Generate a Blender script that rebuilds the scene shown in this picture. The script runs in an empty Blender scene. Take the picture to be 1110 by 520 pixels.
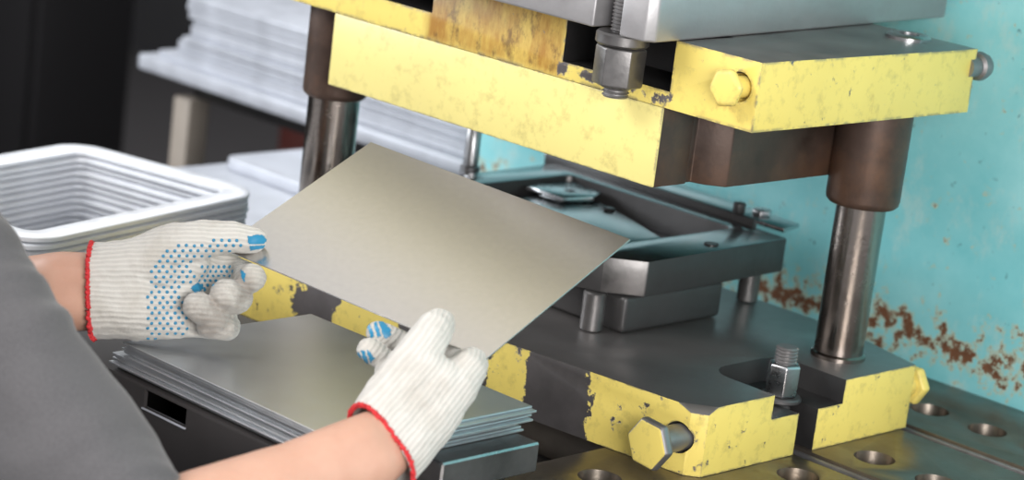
import bpy, bmesh, math, random
from mathutils import Vector, Matrix, noise
from mathutils.bvhtree import BVHTree
import mathutils
PI = math.pi
C = bpy.context.scene.collection
random.seed(7)

# ------------------------------------------------------------------ camera
F = 2650.0
AZ, EL, RO = -0.7454, -0.2432, 0.1238
O = Vector((1.37724, -1.78044, 0.77328))
fw = Vector((math.sin(AZ)*math.cos(EL), math.cos(AZ)*math.cos(EL), math.sin(EL)))
r0 = fw.cross(Vector((0, 0, 1))).normalized(); u0 = r0.cross(fw)
RX = r0*math.cos(RO) + u0*math.sin(RO)
UX = -r0*math.sin(RO) + u0*math.cos(RO)
def W(px, py, d):                 # a measured image position and distance -> place in the room (used to lay out the body)
    return O + (RX*((px-555)/F) + UX*(-(py-260)/F) + fw)*d
def to_px(p):
    q = Vector(p)-O
    z = q.dot(fw); return 555+F*q.dot(RX)/z, 260-F*q.dot(UX)/z, z

cam = bpy.data.cameras.new('camera'); co = bpy.data.objects.new('camera', cam); C.objects.link(co)
m = Matrix((RX, UX, -fw)).transposed().to_4x4(); m.translation = O
co.matrix_world = m
cam.sensor_width = 36; cam.lens = 36*F/1110
cam.clip_start = .05
cam.dof.use_dof = True; cam.dof.focus_distance = 2.38; cam.dof.aperture_fstop = 4.2
bpy.context.scene.camera = co
sc = bpy.context.scene
sc.view_settings.view_transform = 'Standard'; sc.view_settings.look = 'None'
sc.view_settings.exposure = 0.0; sc.view_settings.gamma = 1
sc.view_settings.use_curve_mapping = False

# ------------------------------------------------------------------ materials
def new_mat(name):
    mt = bpy.data.materials.new(name); mt.use_nodes = True
    nt = mt.node_tree; b = nt.nodes['Principled BSDF']
    return mt, nt, b
def N(nt, t, **kw):
    n = nt.nodes.new(t)
    for k, v in kw.items():
        if k in n.inputs.keys() if hasattr(n.inputs, 'keys') else False: n.inputs[k].default_value = v
        else: setattr(n, k, v)
    return n
def link(nt, a, b): nt.links.new(a, b)
def ramp(nt, src, stops):
    r = nt.nodes.new('ShaderNodeValToRGB'); link(nt, src, r.inputs[0])
    el = r.color_ramp.elements
    while len(el) < len(stops): el.new(.5)
    for e, (p, c) in zip(el, stops):
        e.position = p; e.color = (c, c, c, 1) if isinstance(c, (int, float)) else (*c, 1)
    return r.outputs[0]
def tex(nt, scale, detail=4, rough=.55, vec=None, stretch=None):
    n = nt.nodes.new('ShaderNodeTexNoise'); n.inputs['Scale'].default_value = scale
    n.inputs['Detail'].default_value = detail; n.inputs['Roughness'].default_value = rough
    if vec is None:
        vec = nt.nodes.new('ShaderNodeTexCoord').outputs['Object']
    if stretch:
        mp = nt.nodes.new('ShaderNodeMapping'); mp.inputs['Scale'].default_value = stretch
        link(nt, vec, mp.inputs[0]); vec = mp.outputs[0]
    link(nt, vec, n.inputs['Vector']); return n.outputs['Fac']
def math_n(nt, op, a, b=None, c=None):
    n = nt.nodes.new('ShaderNodeMath'); n.operation = op
    for i, v in enumerate((a, b, c)):
        if v is None: continue
        if isinstance(v, (int, float)): n.inputs[i].default_value = v
        else: link(nt, v, n.inputs[i])
    return n.outputs[0]
def mix(nt, fac, a, b):
    n = nt.nodes.new('ShaderNodeMix'); n.data_type = 'RGBA'
    if isinstance(fac, (int, float)): n.inputs[0].default_value = fac
    else: link(nt, fac, n.inputs[0])
    for i, v in ((6, a), (7, b)):
        if isinstance(v, tuple): n.inputs[i].default_value = (*v, 1)
        else: link(nt, v, n.inputs[i])
    return n.outputs[2]
def bump(nt, b, h, dist=.001, strength=.5):
    n = nt.nodes.new('ShaderNodeBump'); n.inputs['Distance'].default_value = dist; n.inputs['Strength'].default_value = strength
    link(nt, h, n.inputs['Height']); link(nt, n.outputs[0], b.inputs['Normal'])
def edge_mask(nt, radius=.004):
    bv = nt.nodes.new('ShaderNodeBevel'); bv.samples = 4; bv.inputs['Radius'].default_value = radius
    g = nt.nodes.new('ShaderNodeNewGeometry')
    d = nt.nodes.new('ShaderNodeVectorMath'); d.operation = 'DOT_PRODUCT'
    link(nt, bv.outputs[0], d.inputs[0]); link(nt, g.outputs['Normal'], d.inputs[1])
    return math_n(nt, 'SUBTRACT', 1.0, d.outputs['Value'])

def steel(name, col, rough=.35, var=.35, metal=1.0, scale=14, stretch=None, stain=None, bmp=.25, rv=.11):
    mt, nt, b = new_mat(name)
    f = tex(nt, scale, 6, .6, stretch=stretch)
    dark = tuple(c*(1-var) for c in col); lite = tuple(min(1, c*(1+var)) for c in col)
    c1 = mix(nt, ramp(nt, f, [(.3, 0), (.7, 1)]), dark, lite)
    if stain:
        s = tex(nt, 9, 5, .65)
        c1 = mix(nt, ramp(nt, s, [(.5, 0), (.68, .8)]), c1, stain)
    link(nt, c1, b.inputs['Base Color'])
    b.inputs['Metallic'].default_value = metal
    rr = tex(nt, 40, 4, .6)
    link(nt, ramp(nt, rr, [(.2, max(.03, rough-rv)), (.8, min(1, rough+rv))]), b.inputs['Roughness'])
    if bmp: bump(nt, b, tex(nt, 180, 3, .6), .0006, bmp)
    return mt
def plain(name, col, rough=.6, metal=0.0, var=.15, scale=20):
    mt, nt, b = new_mat(name)
    f = tex(nt, scale, 4)
    link(nt, mix(nt, f, tuple(c*(1-var) for c in col), tuple(min(1, c*(1+var)) for c in col)), b.inputs['Base Color'])
    b.inputs['Metallic'].default_value = metal; b.inputs['Roughness'].default_value = rough
    return mt

YEL = (.80, .635, .16)
def yellow(name, bands=None, rust=(), worn=(), chip=.64, col=YEL, edge=.004, chipc=(.12, .11, .11)):
    """chipped yellow enamel over steel; bands = painted stretches along x where only patches of the side were painted"""
    mt, nt, b = new_mat(name)
    geo = nt.nodes.new('ShaderNodeNewGeometry')
    pos = geo.outputs['Position']
    f1 = tex(nt, 5, 3, .5, pos)
    c = mix(nt, ramp(nt, f1, [(.3, 0), (.7, 1)]), tuple(x*.93 for x in col), tuple(min(1, x*1.07) for x in col))
    grime = tex(nt, 60, 6, .7, pos)
    c = mix(nt, ramp(nt, grime, [(.52, 0), (.76, .5)]), c, (.30, .24, .08))
    sc_ = tex(nt, 40, 6, .75, pos, (1, 1, .25))
    c = mix(nt, ramp(nt, sc_, [(.66, 0), (.74, .5)]), c, (.2, .19, .16))
    def zone(x0, x1, z0, z1, soft):      # a stained or scraped stretch of the side, with ragged borders
        sp = nt.nodes.new('ShaderNodeSeparateXYZ'); link(nt, pos, sp.inputs[0])
        k = None
        for out, a, bb in ((0, x0, x1), (2, z0, z1)):
            for e, sg in ((a, 1), (bb, -1)):
                v = math_n(nt, 'DIVIDE', math_n(nt, 'MULTIPLY', math_n(nt, 'SUBTRACT', sp.outputs[out], e), sg), soft)
                k = v if k is None else math_n(nt, 'MINIMUM', k, v)
        cl = nt.nodes.new('ShaderNodeClamp'); link(nt, k, cl.inputs[0]); return cl.outputs[0]
    for (x0, x1, z0, z1, amt) in rust:
        rf = tex(nt, 20, 7, .72, pos, (1, 1, .3))
        v = math_n(nt, 'ADD', rf, math_n(nt, 'MULTIPLY', zone(x0, x1, z0, z1, .02), amt))
        c = mix(nt, ramp(nt, v, [(.62, 0), (.95, .9)]), c, (.32, .14, .02))
        v2 = math_n(nt, 'ADD', tex(nt, 70, 7, .75, pos, (1, 1, .5)), math_n(nt, 'MULTIPLY', zone(x0, x1, z0, z1, .02), amt*.55))
        c = mix(nt, ramp(nt, v2, [(.70, 0), (.82, .7)]), c, (.10, .05, .02))
    chips = ramp(nt, tex(nt, 55, 8, .75, pos), [(chip, 0), (chip+.03, 1)])
    for (x0, x1, z0, z1, amt) in worn:
        v = math_n(nt, 'ADD', tex(nt, 38, 8, .75, pos), math_n(nt, 'MULTIPLY', zone(x0, x1, z0, z1, .012), amt))
        chips = math_n(nt, 'MAXIMUM', chips, ramp(nt, v, [(.64, 0), (.68, 1)]))
    em = edge_mask(nt, edge)
    ew = math_n(nt, 'MULTIPLY', ramp(nt, em, [(.01, 0), (.12, 1)]), ramp(nt, tex(nt, 45, 6, .7, pos), [(.46, 0), (.54, 1)]))
    msk = math_n(nt, 'MAXIMUM', chips, ew)
    if bands:
        sep = nt.nodes.new('ShaderNodeSeparateXYZ'); link(nt, pos, sep.inputs[0])
        x = math_n(nt, 'ADD', sep.outputs[0], math_n(nt, 'MULTIPLY', math_n(nt, 'SUBTRACT', tex(nt, 30, 6, .7, pos), .5), .09))
        cover = None
        for (a, bb) in bands:
            k = math_n(nt, 'MULTIPLY', math_n(nt, 'GREATER_THAN', x, a), math_n(nt, 'LESS_THAN', x, bb))
            cover = k if cover is None else math_n(nt, 'MAXIMUM', cover, k)
        msk = math_n(nt, 'MAXIMUM', msk, math_n(nt, 'SUBTRACT', 1.0, cover))
    steelc = mix(nt, tex(nt, 25, 5, .6, pos), chipc, tuple(min(1, v*2.4) for v in chipc))
    link(nt, mix(nt, msk, c, steelc), b.inputs['Base Color'])
    link(nt, math_n(nt, 'MULTIPLY', msk, .75), b.inputs['Metallic'])
    b.inputs['Roughness'].default_value = .42
    h = math_n(nt, 'ADD', math_n(nt, 'MULTIPLY', msk, -1.0), math_n(nt, 'MULTIPLY', tex(nt, 70, 3, .5, pos), .5))
    bump(nt, b, h, .0006, .5)
    return mt

def cyan_paint():
    mt, nt, b = new_mat('cyan_enamel')
    geo = nt.nodes.new('ShaderNodeNewGeometry'); pos = geo.outputs['Position']
    f = tex(nt, 6, 6, .65, pos)
    c = mix(nt, ramp(nt, f, [(.3, 0), (.72, 1)]), (.17, .58, .62), (.36, .75, .77))
    w = tex(nt, 22, 6, .7, pos, (1, 1, .6))
    c = mix(nt, ramp(nt, w, [(.53, 0), (.70, .65)]), c, (.55, .72, .68))
    d = tex(nt, 60, 5, .6, pos)
    c = mix(nt, ramp(nt, d, [(.64, 0), (.70, .75)]), c, (.05, .16, .18))
    sep = nt.nodes.new('ShaderNodeSeparateXYZ'); link(nt, pos, sep.inputs[0])
    z = sep.outputs[2]
    band = math_n(nt, 'SUBTRACT', 1.0, math_n(nt, 'DIVIDE', math_n(nt, 'ABSOLUTE', math_n(nt, 'SUBTRACT', z, .04)), .055))
    band = math_n(nt, 'MAXIMUM', band, 0.0)
    rn = tex(nt, 42, 8, .72, pos)
    rm = math_n(nt, 'ADD', math_n(nt, 'MULTIPLY', band, .20), rn)
    pale = ramp(nt, rm, [(.60, 0), (.66, 1)])
    c = mix(nt, math_n(nt, 'MULTIPLY', pale, .8), c, (.55, .55, .38))
    rustm = ramp(nt, rm, [(.665, 0), (.695, 1)])
    c = mix(nt, rustm, c, mix(nt, tex(nt, 90, 4, .6, pos), (.06, .025, .012), (.26, .11, .05)))
    link(nt, c, b.inputs['Base Color'])
    link(nt, math_n(nt, 'ADD', math_n(nt, 'MULTIPLY', rustm, .5), .3), b.inputs['Roughness'])
    bump(nt, b, math_n(nt, 'ADD', f, math_n(nt, 'MULTIPLY', rustm, -.5)), .002, .35)
    return mt

M = {}
M['yellow'] = yellow('chipped_yellow_enamel', rust=[(-.46, -.235, .33, .43, .32), (-.06, -.012, .346, .376, .26)], worn=[(-.26, -.19, .340, .366, .2), (-.165, -.098, .340, .366, .17), (-.10, .02, .404, .43, .11), (-.02, -.003, .35, .375, .10)], edge=.006)
M['yellow_block'] = yellow('pale_yellow_enamel', chip=.72, col=(.77, .665, .24), edge=.004)
M['nut'] = steel('dark_nut_steel', (.165, .158, .155), .40, .3, .8, 20)
M['yellow_patch'] = yellow('patchy_yellow_enamel', bands=[(-.70, -.53), (-.47, -.385), (-.265, -.215), (-.135, .2)], chip=.60, edge=.003)
M['yellow_end'] = yellow('worn_yellow_enamel', chip=.62, edge=.004)
M['dark_steel'] = steel('dark_oiled_steel', (.105, .10, .10), .38, .4, .6)
M['shoe_top'] = steel('oiled_ground_steel', (.25, .235, .23), .36, .14, .8, scale=6, rv=.05)
M['jet_black'] = plain('glossy_black', (.018, .017, .017), .38, 0, .5, 30)
M['brown_steel'] = steel('browned_steel', (.075, .048, .037), .45, .5, .5, scale=10, stain=(.16, .085, .05))
M['pillar'] = steel('polished_pillar_steel', (.27, .235, .21), .22, .3, scale=8, stretch=(1, 1, .3))
M['bright'] = steel('bright_machined_steel', (.46, .46, .47), .30, .2, scale=25)
M['mid'] = steel('machined_steel', (.25, .24, .24), .42, .25, .75, scale=20)
M['ram'] = steel('ground_ram_steel', (.38, .37, .375), .5, .2, .7, scale=9, stretch=(1, .3, 1))
M['die'] = steel('black_die_steel', (.40, .41, .42), .22, .1, scale=5, rv=.04)
M['die_side'] = steel('black_die_side', (.055, .053, .053), .45, .2, .5, scale=8)
M['die_pad'] = steel('polished_die_steel', (.42, .43, .44), .25, .2)
M['bolster'] = steel('brown_bolster_steel', (.17, .145, .12), .34, .25, .8, scale=8, stain=(.15, .11, .075), rv=.06)
M['sheet'] = steel('rolled_sheet_steel', (.66, .65, .64), .26, .03, scale=160, bmp=0, rv=.0)
M['sheet_edge'] = M['mid']
M['blank'] = steel('rolled_blank_steel', (.58, .60, .625), .34, .08, .85, scale=10, bmp=.1, rv=.05)
M['box'] = plain('dark_grey_box_paint', (.055, .050, .050), .5, .3, .3, 9)
M['white_steel'] = steel('bright_pressed_steel', (.50, .52, .57), .45, .12, metal=.3, scale=20, bmp=0)
M['frame_steel'] = steel('bright_stamped_steel', (.84, .86, .90), .45, .05, metal=.35, scale=20, bmp=0)
M['table'] = plain('grey_table_paint', (.30, .31, .33), .5, .2)
M['beige'] = plain('beige_leg_paint', (.30, .26, .22), .5)
M['wall'] = plain('dark_grey_wall', (.060, .058, .060), .9)
M['floor'] = plain('dark_floor', (.055, .050, .050), .7)
M['black'] = plain('black_cabinet_paint', (.007, .006, .007), .6)
M['red'] = plain('dark_red_paint', (.07, .013, .009), .6)
M['cyan'] = cyan_paint()

# gloves: ribbed cotton knit
def knit(name, t, pitch, dirt=(), col=(.60, .575, .53)):
    mt, nt, b = new_mat(name)
    tc = nt.nodes.new('ShaderNodeTexCoord').outputs['Object']
    dp = nt.nodes.new('ShaderNodeVectorMath'); dp.operation = 'DOT_PRODUCT'
    link(nt, tc, dp.inputs[0]); dp.inputs[1].default_value = tuple(t)
    wob = math_n(nt, 'MULTIPLY', tex(nt, 25, 2, .5), .006)
    s = math_n(nt, 'SINE', math_n(nt, 'MULTIPLY', math_n(nt, 'ADD', dp.outputs['Value'], wob), 2*PI/pitch))
    fz = tex(nt, 420, 3, .6)
    h = math_n(nt, 'ADD', math_n(nt, 'MULTIPLY', s, .5), math_n(nt, 'MULTIPLY', fz, .9))
    grime = tex(nt, 22, 5, .65)
    c = mix(nt, ramp(nt, grime, [(.45, 0), (.72, .6)]), col, tuple(x*y for x, y in zip(col, (.62, .58, .52))))
    for (ctr, rad) in dirt:      # soiled fingertips
        dd = nt.nodes.new('ShaderNodeVectorMath'); dd.operation = 'DISTANCE'
        link(nt, tc, dd.inputs[0]); dd.inputs[1].default_value = tuple(Vector(ctr)-PR)
        k = math_n(nt, 'SUBTRACT', 1.0, math_n(nt, 'DIVIDE', dd.outputs['Value'], rad))
        k = math_n(nt, 'ADD', math_n(nt, 'MULTIPLY', k, 1.3), math_n(nt, 'MULTIPLY', math_n(nt, 'SUBTRACT', tex(nt, 60, 5, .7), .5), 1.6))
        c = mix(nt, ramp(nt, k, [(.1, 0), (.9, .75)]), c, (.20, .165, .135))
    c = mix(nt, ramp(nt, s, [(0, .3), (.45, 0)]), c, tuple(x*.6 for x in col))
    link(nt, c, b.inputs['Base Color']); b.inputs['Roughness'].default_value = .92
    b.inputs['Sheen Weight'].default_value = .2
    bump(nt, b, h, .0011, .55)
    return mt
M['hem'] = plain('red_overlock_yarn', (.55, .025, .03), .8, 0, .35, 300)
M['dot'] = plain('blue_vinyl', (.022, .215, .38), .4, 0, .2, 60)
def skin_mat():
    mt, nt, b = new_mat('skin')
    f = tex(nt, 30, 4, .55)
    link(nt, mix(nt, f, (.50, .27, .19), (.63, .38, .28)), b.inputs['Base Color'])
    b.inputs['Roughness'].default_value = .5
    b.inputs['Subsurface Weight'].default_value = .15
    b.inputs['Subsurface Radius'].default_value = (.012, .005, .003)
    bump(nt, b, tex(nt, 300, 3, .6), .0005, .25)
    return mt
M['skin'] = skin_mat()
def shirt_mat():
    mt, nt, b = new_mat('charcoal_cotton')
    f = tex(nt, 14, 5, .6); g = tex(nt, 700, 2, .6)
    c = mix(nt, f, (.058, .055, .058), (.095, .090, .094))
    link(nt, mix(nt, ramp(nt, g, [(.35, 0), (.65, .35)]), c, (.16, .155, .16)), b.inputs['Base Color'])
    b.inputs['Roughness'].default_value = .9; b.inputs['Sheen Weight'].default_value = .15
    bump(nt, b, g, .0008, .4)
    return mt
M['shirt'] = shirt_mat()
M['denim'] = plain('dark_work_cloth', (.03, .035, .05), .9)
M['hair'] = plain('dark_brown_hair', (.03, .02, .014), .6, 0, .4, 200)
M['eye'] = plain('eye_white', (.8, .8, .78), .2); M['iris'] = plain('dark_iris', (.03, .02, .015), .2)
M['lip'] = plain('lip', (.45, .18, .15), .5); M['shoe'] = plain('black_leather', (.02, .02, .02), .4)

# ------------------------------------------------------------------ helpers
def dg(): return bpy.context.evaluated_depsgraph_get()
def empty(name, loc, label=None, cat=None, group=None):
    o = bpy.data.objects.new(name, None); C.objects.link(o); o.location = loc; o.empty_display_size = .02
    tag(o, label, cat, group); return o
def tag(o, label=None, cat=None, group=None, kind=None):
    if label: o['label'] = label
    if cat: o['category'] = cat
    if group: o['group'] = group
    if kind: o['kind'] = kind
    return o
def root_pos(p):
    v = Vector((0, 0, 0))
    while p is not None: v += p.location; p = p.parent
    return v
def smooth_by_angle(me, ang=35):
    bm = bmesh.new(); bm.from_mesh(me)
    for f in bm.faces: f.smooth = True
    for e in bm.edges:
        if len(e.link_faces) == 2 and e.calc_face_angle(0) > math.radians(ang): e.smooth = False
        elif len(e.link_faces) != 2: e.smooth = False
    bm.to_mesh(me); bm.free()
def link_mesh(name, me, mats, parent=None, base=None, ang=35):
    """me is in room coordinates; the object keeps its own local origin (the parent's place, or base)"""
    if ang: smooth_by_angle(me, ang)
    o = bpy.data.objects.new(name, me); C.objects.link(o)
    if not isinstance(mats, (list, tuple)): mats = [mats]
    me.materials.clear()
    for mm in mats: me.materials.append(mm)
    if parent is not None:
        me.transform(Matrix.Translation(-root_pos(parent))); o.parent = parent
    elif base is not None:
        me.transform(Matrix.Translation(-Vector(base))); o.location = base
    return o
def to_mesh(bm, name='m'):
    me = bpy.data.meshes.new(name); bmesh.ops.recalc_face_normals(bm, faces=bm.faces); bm.to_mesh(me); bm.free(); return me
def obj(name, bm, mat, parent=None, base=None, ang=35):
    return link_mesh(name, to_mesh(bm, name), mat, parent, base, ang)
def box(x0, x1, y0, y1, z0, z1, bm=None):
    bm = bm or bmesh.new()
    g = bmesh.ops.create_cube(bm, size=1)['verts']
    for v in g: v.co = Vector(((x0+x1)/2+v.co.x*(x1-x0), (y0+y1)/2+v.co.y*(y1-y0), (z0+z1)/2+v.co.z*(z1-z0)))
    return bm
def prism(poly, z0, z1, bm=None, axis='z'):
    """poly extruded along an axis; for axis y the poly is (x,z), for x it is (y,z)"""
    bm = bm or bmesh.new()
    f = {'z': lambda a, b, t: (a, b, t), 'y': lambda a, b, t: (a, t, b), 'x': lambda a, b, t: (t, a, b)}[axis]
    lo = [bm.verts.new(f(a, b, z0)) for a, b in poly]; hi = [bm.verts.new(f(a, b, z1)) for a, b in poly]
    n = len(poly)
    bm.faces.new(lo[::-1]); bm.faces.new(hi)
    for i in range(n): bm.faces.new((lo[i], lo[(i+1) % n], hi[(i+1) % n], hi[i]))
    return bm
def bevel(bm, w, seg=2, ang=25):
    bmesh.ops.recalc_face_normals(bm, faces=bm.faces)
    es = [e for e in bm.edges if len(e.link_faces) == 2 and e.calc_face_angle(0) > math.radians(ang)]
    bmesh.ops.bevel(bm, geom=es, offset=w, segments=seg, profile=.5, affect='EDGES', clamp_overlap=True)
    return bm
def lathe(prof, loc, axis=(0, 0, 1), seg=40, bm=None):
    """prof = [(radius, height)...] turned about an axis through loc"""
    bm = bm or bmesh.new()
    rot = Vector((0, 0, 1)).rotation_difference(Vector(axis).normalized()).to_matrix()
    rings = []
    for r, h in prof:
        if r < 1e-6: rings.append([bm.verts.new(Vector(loc)+rot @ Vector((0, 0, h)))])
        else: rings.append([bm.verts.new(Vector(loc)+rot @ Vector((r*math.cos(2*PI*i/seg), r*math.sin(2*PI*i/seg), h))) for i in range(seg)])
    for a, b in zip(rings, rings[1:]):
        for i in range(seg):
            j = (i+1) % seg
            if len(a) == 1 and len(b) == 1: continue
            if len(a) == 1: bm.faces.new((a[0], b[i], b[j]))
            elif len(b) == 1: bm.faces.new((a[i], b[0], a[j]))
            else: bm.faces.new((a[i], a[j], b[j], b[i]))
    return bm
def rod(r, h0, h1, loc, axis=(0, 0, 1), ch=.0015, seg=40, bm=None):
    return lathe([(0, h0), (r-ch, h0), (r, h0+ch), (r, h1-ch), (r-ch, h1), (0, h1)], loc, axis, seg, bm)
def thread(r, h0, h1, loc, axis=(0, 0, 1), pitch=.0035, depth=.0016, seg=32):
    p = [(0, h0), (r-depth, h0)]; n = int((h1-h0)/pitch); st = (h1-h0)/n
    for i in range(n): p += [(r-depth, h0+st*(i+.1)), (r, h0+st*(i+.5)), (r-depth, h0+st*(i+.9))]
    p += [(r-depth*1.3, h1), (0, h1)]
    return lathe(p, loc, axis, seg)
def hexp(r, h0, h1, loc, axis=(0, 0, 1), spin=0.0, ch=.002, bw=.0012):
    """hexagon nut or head: corner circle chamfered both ends"""
    rot = Vector((0, 0, 1)).rotation_difference(Vector(axis).normalized()).to_matrix()
    bm = bmesh.new(); rings = []
    for rr, h in ((r*.9, h0), (r, h0+ch), (r, h1-ch), (r*.9, h1)):
        rings.append([bm.verts.new(Vector(loc)+rot @ Vector((rr*math.cos(spin+PI/3*i), rr*math.sin(spin+PI/3*i), h))) for i in range(6)])
    for a, b in zip(rings, rings[1:]):
        for i in range(6): bm.faces.new((a[i], a[(i+1) % 6], b[(i+1) % 6], b[i]))
    bm.faces.new(rings[0][::-1]); bm.faces.new(rings[-1])
    bevel(bm, bw, 3, 30)
    return bm
def cut(me, cutters):
    """boolean the cutter shapes (bmeshes) out of a mesh"""
    o = bpy.data.objects.new('tmp', me); C.objects.link(o); tmp = []
    for bm in cutters:
        cm = to_mesh(bm); c = bpy.data.objects.new('tmpc', cm); C.objects.link(c); tmp.append(c)
        md = o.modifiers.new('b', 'BOOLEAN'); md.operation = 'DIFFERENCE'; md.object = c; md.solver = 'EXACT'
    d = dg(); d.update()
    res = bpy.data.meshes.new_from_object(o.evaluated_get(d))
    bpy.data.objects.remove(o)
    for c in tmp: bpy.data.objects.remove(c)
    return res
def bev_mesh(me, w, seg=2, ang=30):
    o = bpy.data.objects.new('tmp', me); C.objects.link(o)
    md = o.modifiers.new('b', 'BEVEL'); md.width = w; md.segments = seg; md.limit_method = 'ANGLE'; md.angle_limit = math.radians(ang)
    md.use_clamp_overlap = True
    d = dg(); d.update(); res = bpy.data.meshes.new_from_object(o.evaluated_get(d)); bpy.data.objects.remove(o); return res
def paint(o, rule):
    """material slot per face from its room-space centre and normal"""
    off = root_pos(o.parent) + o.location if o.parent else o.location
    for p in o.data.polygons: p.material_index = rule(p.center+off, p.normal)

# ------------------------------------------------------------------ setting
fl = -.85
tag(obj('floor', box(-6, 3, -3, 5, fl-.05, fl), M['floor']), 'dark workshop floor', None, None, 'structure')
tag(obj('wall_back', box(-6, 3, 3.6, 3.7, fl, 2.6), M['wall']), 'dark grey back wall of the workshop', None, None, 'structure')
tag(obj('wall_left', box(-6.1, -6, -3, 3.6, fl, 2.6), M['wall']), 'dark grey side wall of the workshop', None, None, 'structure')

# tall dark things far behind
t = empty('storage_cabinet', (-3.9, 1.7, fl), 'tall black storage cabinet in the dark behind the stack of stamped frames', 'cabinet')
obj('body', bevel(box(-4.7, -3.05, 1.4, 1.66, fl, .9), .01), M['black'], t)
for a, b_ in ((-4.68, -3.885), (-3.865, -3.07)):
    dd = obj('door', bevel(box(a, b_, 1.385, 1.399, fl+.05, .86), .004), M['black'], t)
    hx = b_-.06 if b_ < -3.8 else a+.06
    obj('handle', bevel(box(hx-.012, hx+.012, 1.365, 1.385, -.15, .02), .003), M['table'], dd)
o = obj('upright_post', bevel(box(-2.43, -2.33, 1.58, 1.68, fl, .9), .008), M['red'], None, (-2.38, 1.63, fl))
tag(o, 'dark red steel post standing behind the table of sheets', 'post')

# press column wall (cyan)
t = empty('press_column', (.3, .62, fl), 'cyan painted press column with rust patches behind the die', 'press frame')
obj('column_face', bevel(box(-.87, 1.5, .55, .72, fl, 1.3), .006), M['cyan'], t)

# press bed and bolster
t = empty('press_bed', (0, .1, fl), 'dark press bed under the drilled bolster plate', 'press bed')
obj('bed_plate', bevel(box(-.78, .8, -.47, .549, -.10, -.0605), .004), M['dark_steel'], t)
obj('bed_body', bevel(box(-.74, .76, .02, .548, fl, -.1005), .01), M['jet_black'], t)

t = empty('bolster_plate', (0, .2, -.06), 'brown oiled bolster plate with drilled holes and two grooves', 'bolster plate')
poly = [(-.76, -.02), (-.62, -.02), (-.62, .05), (-.1085, .05), (-.1085, -.42), (.78, -.42), (.78, .549), (-.76, .549)]
me = to_mesh(bevel(prism(poly, -.06, 0), .003))
holes = [(.0526, .444), (-.0216, .4425), (.0485, .243), (.0435, .1212), (-.0487, -.0713), (.125, .444), (.125, .243), (.125, .12), (.05, -.0713), (.15, -.0713), (.2, .12), (.2, .243), (.2, .444), (.05, -.25)]
cutters = [rod(.0215, -.05, .02, (x, y, 0), ch=.0001) for x, y in holes]
for yy, w in ((.181, .012), (.362, .012)):
    cutters.append(box(-.9, .9, yy-w, yy+w, -.02, .02))
me = bev_mesh(cut(me, cutters), .0012, 2)
obj('plate', bmesh.new(), M['bolster'], t).data = me
po = t.children[0]; me.transform(Matrix.Translation(-root_pos(t))); me.materials.clear(); me.materials.append(M['bolster']); smooth_by_angle(me, 30)
for yy in (.181, .362):
    for k in (-1, 1):
        obj('groove_strip', bevel(box(-.75, .77, yy+k*.0085-.0025, yy+k*.0085+.0025, -.0195, -.003), .001), M['mid'], t)

# ------------------------------------------------------------------ lower die shoe
LH = .0706
t = empty('lower_die_shoe', (-.3, .17, .0005), 'lower die shoe, dark steel plate with patchy yellow ends', 'die shoe')
poly = [(-.69, -.055), (-.56, -.052), (-.24, -.014), (-.013, .0095), (.0003, .021), (.004, .36), (-.12, .395), (-.69, .395)]
me = to_mesh(prism(poly, .0005, LH))
def rounded(x0, x1, y0, y1, r, seg=6):
    pts = []
    for cx, cy, a0 in ((x0+r, y0+r, PI), (x1-r, y0+r, 1.5*PI), (x1-r, y1-r, 0), (x0+r, y1-r, .5*PI)):
        pts += [(cx+r*math.cos(a0+i*PI/2/seg), cy+r*math.sin(a0+i*PI/2/seg)) for i in range(seg+1)]
    return pts
cutters = [prism(rounded(-.088, .05, .121, .238, .03), .045, .1), prism(rounded(-.075, .06, .1656, .1975, .0155), -.02, .1),
           lathe([(0, -.024), (.034, -.024), (.034, .024), (0, .024)], (.010, -.001, .0775), (.45, -.5, 1.0), 24),
           rod(.016, -.02, .03, (-.024, .009, .036), (0, 1, 0), ch=.0001)]
me = bev_mesh(cut(me, cutters), .0022, 2)
o = link_mesh('shoe_plate', me, [M['shoe_top'], M['yellow_patch'], M['yellow_end'], M['jet_black']], t, ang=30)
def rule(c, n):
    if c.x < -.001 and c.x > -.09 and .118 < c.y < .242 and c.z > .01 and not (n.z > .5 and c.z > .06): return 3  # black grease in the slot pocket
    if n.z > .6: return 0
    if n.y < -.6 and not (.11 < c.y < .25): return 1
    if n.x > .3 and abs(n.z) < .3 and c.x > -.02: return 2
    return 0
paint(o, rule)
def flange_bolt(parent, loc, axis, r, hl, shank_r, shank_l, mat_face, mat_side, name='bolt', spin=0.0):
    """hex bolt with a worn painted face, its head hl long, standing off on a shank"""
    b = obj(name, rod(shank_r, -.012, shank_l+.001, loc, axis, .0005, 28), mat_side, parent)
    ax = Vector(axis).normalized()
    hd = obj('bolt_head', hexp(r, shank_l, shank_l+hl, loc, axis, spin, .003, .006), [mat_side, mat_face], b)
    for p in hd.data.polygons: p.material_index = 1 if p.normal.dot(ax) > .8 else 0
    return b
flange_bolt(t, Vector((-.024, .008, .036)), (0, -1, 0), .0268, .013, .0135, .034, M['yellow_end'], M['mid'], spin=.95)
flange_bolt(t, Vector((-.012, .362, .042)), (0, 1, 0), .023, .013, .013, .012, M['yellow_end'], M['yellow'])
for (x, y, r) in ((-.057, .302, .0262), (-.635, .075, .0295)):
    p = obj('guide_pillar', lathe([(0, LH), (r+.003, LH), (r+.003, LH+.004), (r, LH+.006), (r, .40), (0, .40)], (x, y, 0), seg=56), M['pillar'], t)

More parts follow.
